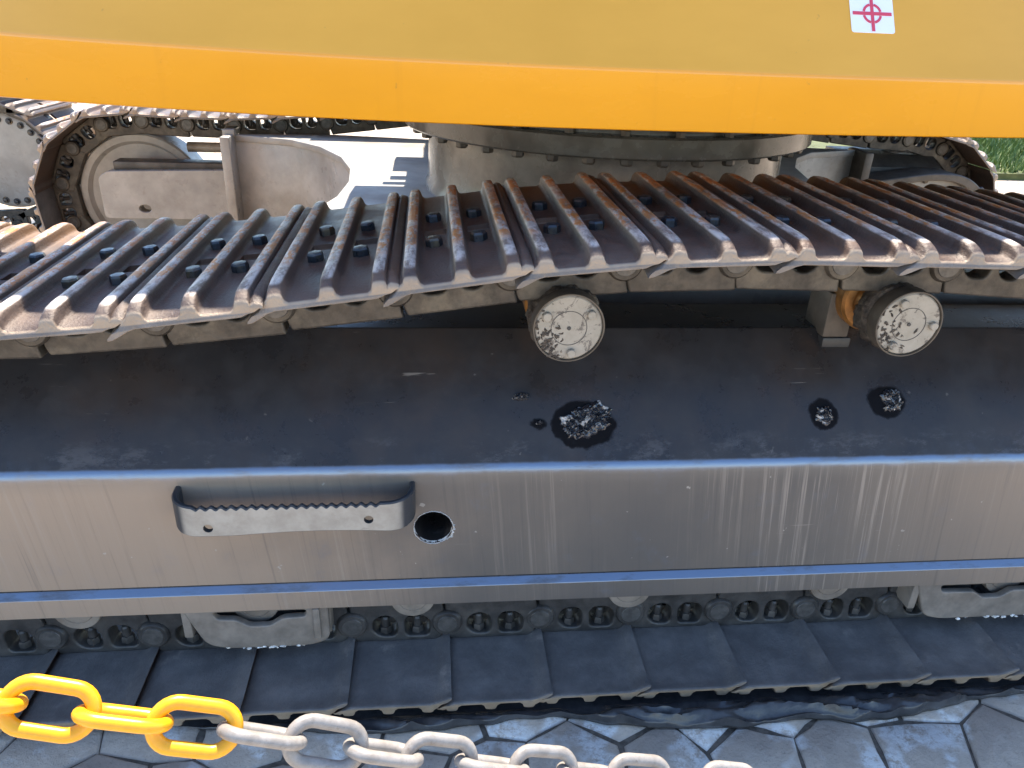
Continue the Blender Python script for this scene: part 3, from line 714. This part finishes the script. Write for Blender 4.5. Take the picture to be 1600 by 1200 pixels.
# ------------------------------------------------------------------ upper body
BOTP = [(-2.4, 1.05), (-1.6, .68), (-.851, .363), (-.407, .232), (-.006, .176), (.417, .170), (.895, .205), (1.5, .29), (2.4, .48)]
def body_y(x): return crom(BOTP, x)
ZB = 1.100
CREASE = [(-2.4, 1.228), (-.851, 1.1995), (-.407, 1.1935), (0, 1.1905), (.417, 1.190), (.895, 1.1895), (2.4, 1.186)]
LEAN = math.tan(R_(31))
bm = bmesh.new()
def sweep_body(xs):
    rows = [[bm.verts.new((x, a, b)) for a, b in body_prof(x)] for x in xs]; n_ = len(rows[0])
    for a, b in zip(rows, rows[1:]):
        for i in range(n_): bm.faces.new((a[i], a[(i+1) % n_], b[(i+1) % n_], b[i]))
    bm.faces.new(rows[0]); bm.faces.new(rows[-1])
xs = [-2.3+4.6*i/92 for i in range(93)]
def body_prof(x):
    y = body_y(x); zc = crom(CREASE, x); yt = y+LEAN*.72
    p = [(y+.004, ZB), (y+.001, ZB+.0015), (y, ZB+.005)] + fillet((y, ZB), (y, zc), (y+LEAN*.7, zc+.7), .016, 6)
    p += [(yt, zc+.72), (yt+.05, zc+.75), (yt+.2, zc+.76), (yt+.2, zc+.70), (y+.20, ZB+.12), (y+.20, ZB)]
    return p
sweep_body(xs)
UB = part('upper_body', bm2me(bm, 'body', 24), 'yellow_paint'); UB['label'] = 'yellow side skin of the upper body'
bm = bmesh.new()
box(bm, -.78, 2.2, .64, 1.0, ZB+.002, 1.36); box(bm, -.78, 1.85, .44, .66, ZB+.004, 1.22); box(bm, -.12, 1.7, 1.0, 2.9, ZB+.002, 1.9); box(bm, -.36, -.12, 1.0, 1.66, ZB+.002, 1.3); box(bm, -.25, -.12, 1.97, 2.20, ZB+.002, 1.2); box(bm, -.20, -.12, 1.66, 1.97, ZB+.002, 1.2); box(bm, -.255, -.20, 1.78, 1.83, ZB+.002, ZB+.03); box(bm, -.275, -.20, 1.70, 1.73, ZB+.002, ZB+.03); box(bm, -.62, -.12, 2.60, 3.2, ZB+.002, 1.2); box(bm, 1.7, 2.2, 1.0, 3.2, ZB+.002, 1.6)
part('shadow_deck', bm2me(bm, 'shadow_deck', 24), 'dark_body', None, UB)  # unseen deck; wings and jags added to shape the cast shadows

# sticker on the sloping skin
def slope_frame(px, py):
    p = onY(px, py, .35)
    for _ in range(30):
        x = p.x; y = body_y(x); zc = crom(CREASE, x); dy = (body_y(x+.01)-body_y(x-.01))/.02
        t1 = Vector((1, dy, 0)).normalized(); up = Vector((0, LEAN, 1)).normalized(); nn = up.cross(t1)
        nn = nn if nn.y < 0 else -nn; nn.normalize(); p = onP(px, py, Vector((x, y, zc)), nn)
    up = nn.cross(t1) if nn.cross(t1).z > 0 else t1.cross(nn)
    return p, t1, up.normalized(), nn
p, t1, up, nn = slope_frame(1362, 22)
pl = (onP(1329, 22, p, nn)-p).dot(t1); pr = (onP(1396, 22, p, nn)-p).dot(t1); pb = (onP(1365, 52, p, nn)-p).dot(up)
SM = Matrix((t1, -nn, up)).transposed().to_4x4(); SM.translation = p+nn*.0006
hw = (pr-pl)/2; 
sk_ = part('sticker', plate([rpoly([(-hw, pb), (hw, pb), (hw, -pb), (-hw, -pb)], .005)], -.0005, .0005, .0001, 0), 'sticker_white', SM); sk_['label'] = 'white square sticker with red crosshair'
bw = hw*.075
cross = plate([[(-hw*.9, -bw), (-bw, -bw), (-bw, pb*.92), (bw, pb*.92), (bw, -bw), (hw*.9, -bw), (hw*.9, bw), (bw, bw), (bw, -pb*.92), (-bw, -pb*.92), (-bw, bw), (-hw*.9, bw)]], -.0012, -.0007, .0001, 0)
arcs = []
for k in range(4):
    a0 = math.pi/2*k+.24; a1 = math.pi/2*(k+1)-.24
    arcs.append(plate([circ(0, 0, hw*.45, 12, a0, a1, False)+list(reversed(circ(0, 0, hw*.34, 12, a0, a1, False)))], -.0012, -.0007, .0001, 0))
part('crosshair', join(cross, *arcs), 'sticker_red', SM, sk_)

# ------------------------------------------------------------------ grease lumps on the frame
sp0 = Vector((0, FY, .488)); sn = Vector((0, -(.706-.488), .31-FY)).normalized()
def grease(px, py, wpx, hpx, ang, seed, label, film, n_l=1):
    c = onP(px, py, sp0, sn); ex = Vector((1, 0, 0)); ey = sn.cross(ex); ey = ey if ey.z > 0 else -ey
    W_ = Matrix((ex, ey, sn)).transposed().to_4x4(); W_.translation = c
    k = (c-CAM).dot(Fv)/FPX; rx, ry = wpx*k/2, hpx*k/2
    bm = bmesh.new(); ca, sa = math.cos(ang), math.sin(ang); NR, NA = 34, 96; rows = []
    for i in range(NR+1):
        row = []
        for j in range(NA):
            a = 2*math.pi*j/NA; d = Vector((math.cos(a), math.sin(a), 0))
            ro = 1+(.55 if n_l > 1 else .35)*noise.noise(d*1.6+Vector((seed, 0, 0)))+.22*noise.noise(d*5+Vector((seed, 4, 0)))
            t = i/NR; u, v = rx*1.15*ro*t*d.x, ry*1.15*ro*t*d.y; q = Vector((u*75+seed, v*75, 0))
            w = Vector((noise.noise(q), noise.noise(q+Vector((5, 9, 2))), 0))
            rid = (1-abs(noise.noise(q*.9+w*.9))*2.2); rid2 = 1-abs(noise.noise(q*2.6+w*1.5))*2
            env = (1-t**3)**.6 if t < 1 else 0
            h = env*(.0022+.0095*max(0, rid)*(.6 if n_l == 1 else .8)+.0038*max(0, rid2))-(.0006 if t == 1 else 0)
            u += w.x*.0035*env; v += w.y*.0035*env
            row.append(bm.verts.new((u*ca-v*sa, u*sa+v*ca, h)))
            if i == 0: row = row*NA; break
        rows.append(row)
    for A_, B_ in zip(rows, rows[1:]):
        for j in range(NA):
            j2 = (j+1) % NA
            if A_[j] is A_[j2]: bm.faces.new((A_[j], B_[j], B_[j2]))
            else: bm.faces.new((A_[j], B_[j], B_[j2], A_[j2]))
    o = obj('grease_lump', bm2me(bm, 'gl', 30), 'grease'); o.matrix_world = W_
    tag(o, label, 'grease', 'grease lumps on the track frame')
    return o
grease(915, 658, 92, 46, .35, 3, 'large crumpled grease lump with pale smears on the black frame below the carrier roller', (62, 44, 2, 4), 5)
grease(1287, 648, 24, 26, .2, 11, 'small round grease lump on the frame, the lower of a pair', (29, 28, -3, 4))
grease(1394, 627, 34, 30, .5, 17, 'grease lump in an oval oil stain, the higher of a pair', (40, 30, -7, 0))
grease(843, 661, 9, 7, .2, 23, 'tiny grease fleck beside the large crumpled lump', (13, 8, 0, 0))
grease(815, 620, 26, 10, .1, 29, 'flat thin grease smear just under the carrier roller', None)

# ------------------------------------------------------------------ black plastic sheet under the near track
bm = bmesh.new(); NX, NY = 380, 46
EDGE = [(-2.1, .03), (-1.2, .035), (-.75, .03), (-.5, -.005), (-.38, -.018), (-.2, -.030), (-.02, -.020), (.10, -.012), (.22, -.040), (.45, -.062), (.6, -.050), (.75, -.064), (.9, -.045), (1.05, -.020), (1.3, -.022), (1.6, -.03), (2.4, -.02)]
rows = []
for i in range(NX+1):
    x = -2.0+4.3*i/NX; e = crom(EDGE, x)+.006*noise.noise(Vector((x*22, 0, 0)))
    row = []
    for j in range(NY+1):
        t = j/NY; y = e+(.62-e)*(t**2.2)
        front = max(0, min(1, (.012-y)/.04))
        q = Vector((x*13, y*26, 0)); z = .5+.5*noise.noise(q); rid = 1-abs(noise.noise(Vector((x*9+y*14, y*30, 4))))*2
        zz = GZ+.0022+front*(.026*max(0, rid)+.012*z+.006*abs(noise.noise(Vector((x*45, y*60, 8)))))*(min(1, t*14+.12))
        row.append(bm.verts.new((x, y, zz)))
    rows.append(row)
for a, b in zip(rows, rows[1:]):
    for j in range(NY): bm.faces.new((a[j], a[j+1], b[j+1], b[j]))
me = bm2me(bm, 'sheet', 70)
ps = obj('plastic_sheet', me, 'black_plastic'); tag(ps, 'crumpled black plastic sheet spread under the lower track run', 'plastic sheet')
md = ps.modifiers.new('t', 'SOLIDIFY'); md.thickness = .0012; md.offset = 1

# ------------------------------------------------------------------ barrier chain
LK, HK, WR = .0765, .0470, .0061
def link_oval():
    r = HK/2-WR; s = LK/2-WR-r; pts = []
    for i in range(15): a = math.pi/2-math.pi*i/14; pts.append((s+r*math.cos(a), r*math.sin(a)))
    for i in range(1, 5): pts.append((s-2*s*i/5, -r))
    for i in range(15): a = -math.pi/2-math.pi*i/14; pts.append((-s+r*math.cos(a), r*math.sin(a)))
    for i in range(1, 5): pts.append((-s+2*s*i/5, r))
    bm = bmesh.new(); rows = []; n_ = len(pts)
    for i, (x, y) in enumerate(pts):
        a, b = Vector(pts[i-1]), Vector(pts[(i+1) % n_]); t = (b-a).normalized(); nn = Vector((-t.y, t.x, 0))
        rows.append([bm.verts.new(Vector((x, y, 0))+nn*WR*math.cos(q)+Vector((0, 0, WR*.93*math.sin(q)))) for q in [2*math.pi*k/14 for k in range(14)]])
    for i in range(n_):
        a, b = rows[i], rows[(i+1) % n_]
        for k in range(14): bm.faces.new((a[k], a[(k+1) % 14], b[(k+1) % 14], b[k]))
    return bm2me(bm, 'oval', 60)
OV = link_oval(); OVY = OV; OVY.materials.append(MATS['chain_yellow']); OVW = OV.copy(); OVW.materials.clear(); OVW.materials.append(MATS['chain_white'])
CP = [(-560, 1010, .57), (-240, 1058, .58), (-30, 1091, .592), (77, 1107, .60), (183, 1121, .612), (288, 1134, .626), (402, 1148, .645), (510, 1163, .665), (607, 1177, .69), (702, 1189, .712), (795, 1199, .735), (887, 1207, .758), (985, 1215, .782), (1090, 1223, .806), (1190, 1233, .83), (1420, 1275, .885), (1800, 1370, .97)]
pts3 = [CAM+ray(x, y)*d for x, y, d in CP]
# resample at a constant link spacing, anchored at the link seen at x=77
def seglen(a, b): return (b-a).length
cum = [0]
for a, b in zip(pts3, pts3[1:]): cum.append(cum[-1]+seglen(a, b))
SX = [(c, p.x) for c, p in zip(cum, pts3)]; SY = [(c, p.y) for c, p in zip(cum, pts3)]; SZ = [(c, p.z) for c, p in zip(cum, pts3)]
def cpos(s): return Vector((crom(SX, s), crom(SY, s), crom(SZ, s)))
SP = .0548
CH = bpy.data.objects.new('barrier_chain', None); COL.objects.link(CH); CH.location = pts3[3]
tag(CH, 'plastic barrier chain, yellow links then weathered white ones, hanging before the track', 'chain')
for k in range(-5, 22):
    s = cum[3]+k*SP
    if s < 0 or s > cum[-1]: continue
    c = cpos(s); t = (cpos(s+.01)-cpos(s-.01)).normalized(); view = (c-CAM).normalized()
    wf = t.cross(view).normalized(); wf = wf if wf.z > 0 else -wf; wv = wf.cross(t).normalized()
    wv = wv if wv.dot(view) < 0 else -wv
    ang = (R_(14) if k % 2 == 0 else R_(104))+R_(random.uniform(-4, 4))
    wd = wf*math.cos(ang)+wv*math.sin(ang)
    if k % 2: wd = wd
    tt = (t+wf*random.uniform(-.02, .02)).normalized(); wd = (wd-tt*wd.dot(tt)).normalized()
    M_ = Matrix((tt, wd, tt.cross(wd))).transposed().to_4x4(); M_.translation = c
    o = obj('chain_link', OVY if k <= 2 else OVW, None, CH); o.matrix_local = Matrix.Translation(-CH.location) @ M_
    o['label'] = 'yellow plastic link' if k <= 2 else 'weathered white plastic link'

# ------------------------------------------------------------------ second machine behind on the left
EX2 = bpy.data.objects.new('excavator', None); COL.objects.link(EX2)
q = onY(12, 252, 3.75)
EX2.location = (q.x, 3.75, GZ)
tag(EX2, 'second crawler machine whose bolted grey sprocket disc shows behind the far track', 'excavator')
zc2 = q.z-GZ
bm = bmesh.new(); lathe(bm, [(0, 0), (.245, 0), (.262, .006), (.27, .015), (.27, .10), (0, .10)], 'Y', (0, 0, zc2), 72)
D2 = obj('sprocket', bm2me(bm, 'disc', 30), 'grey_paint', EX2)
bm = bmesh.new(); hexbolt(bm, (0, 0, 0), .013, -.016, 1); lathe(bm, [(.019, .0005), (.019, -.004), (.014, -.004)], 'Y', (0, 0, 0), 18); HB4 = bm2me(bm, 'b', 30); HB4.materials.append(MATS['bolt_steel'])
for i in range(24):
    a = 2*math.pi*i/24; o = obj('bolt', HB4, None, D2); o.location = (.232*math.cos(a), 0, zc2+.232*math.sin(a))
RT = .27+.106
for i in range(6+13):
    if i < 9: a = math.pi*.5-math.pi*i/8*.98; pos = (RT*math.cos(a), zc2+RT*math.sin(a)); ta = a-math.pi/2
    elif i < 14: pos = (-.2*(i-8), zc2+RT); ta = 0
    else: pos = (-.2*(i-13), zc2-RT); ta = math.pi
    M_ = station_matrix(Vector(pos), ta, -.25)
    o = obj('track_shoe', SHOE, None, EX2); o.matrix_local = M_
    l = obj('track_link', LINK, None, EX2); l.matrix_local = M_ @ Matrix.Translation((0, .20, 0))
bm = bmesh.new(); box(bm, -1.3, -.10, .04, .30, zc2-.16, zc2+.16, .02); obj('track_frame', bm2me(bm, 'tf', 30), 'grey_paint', EX2)
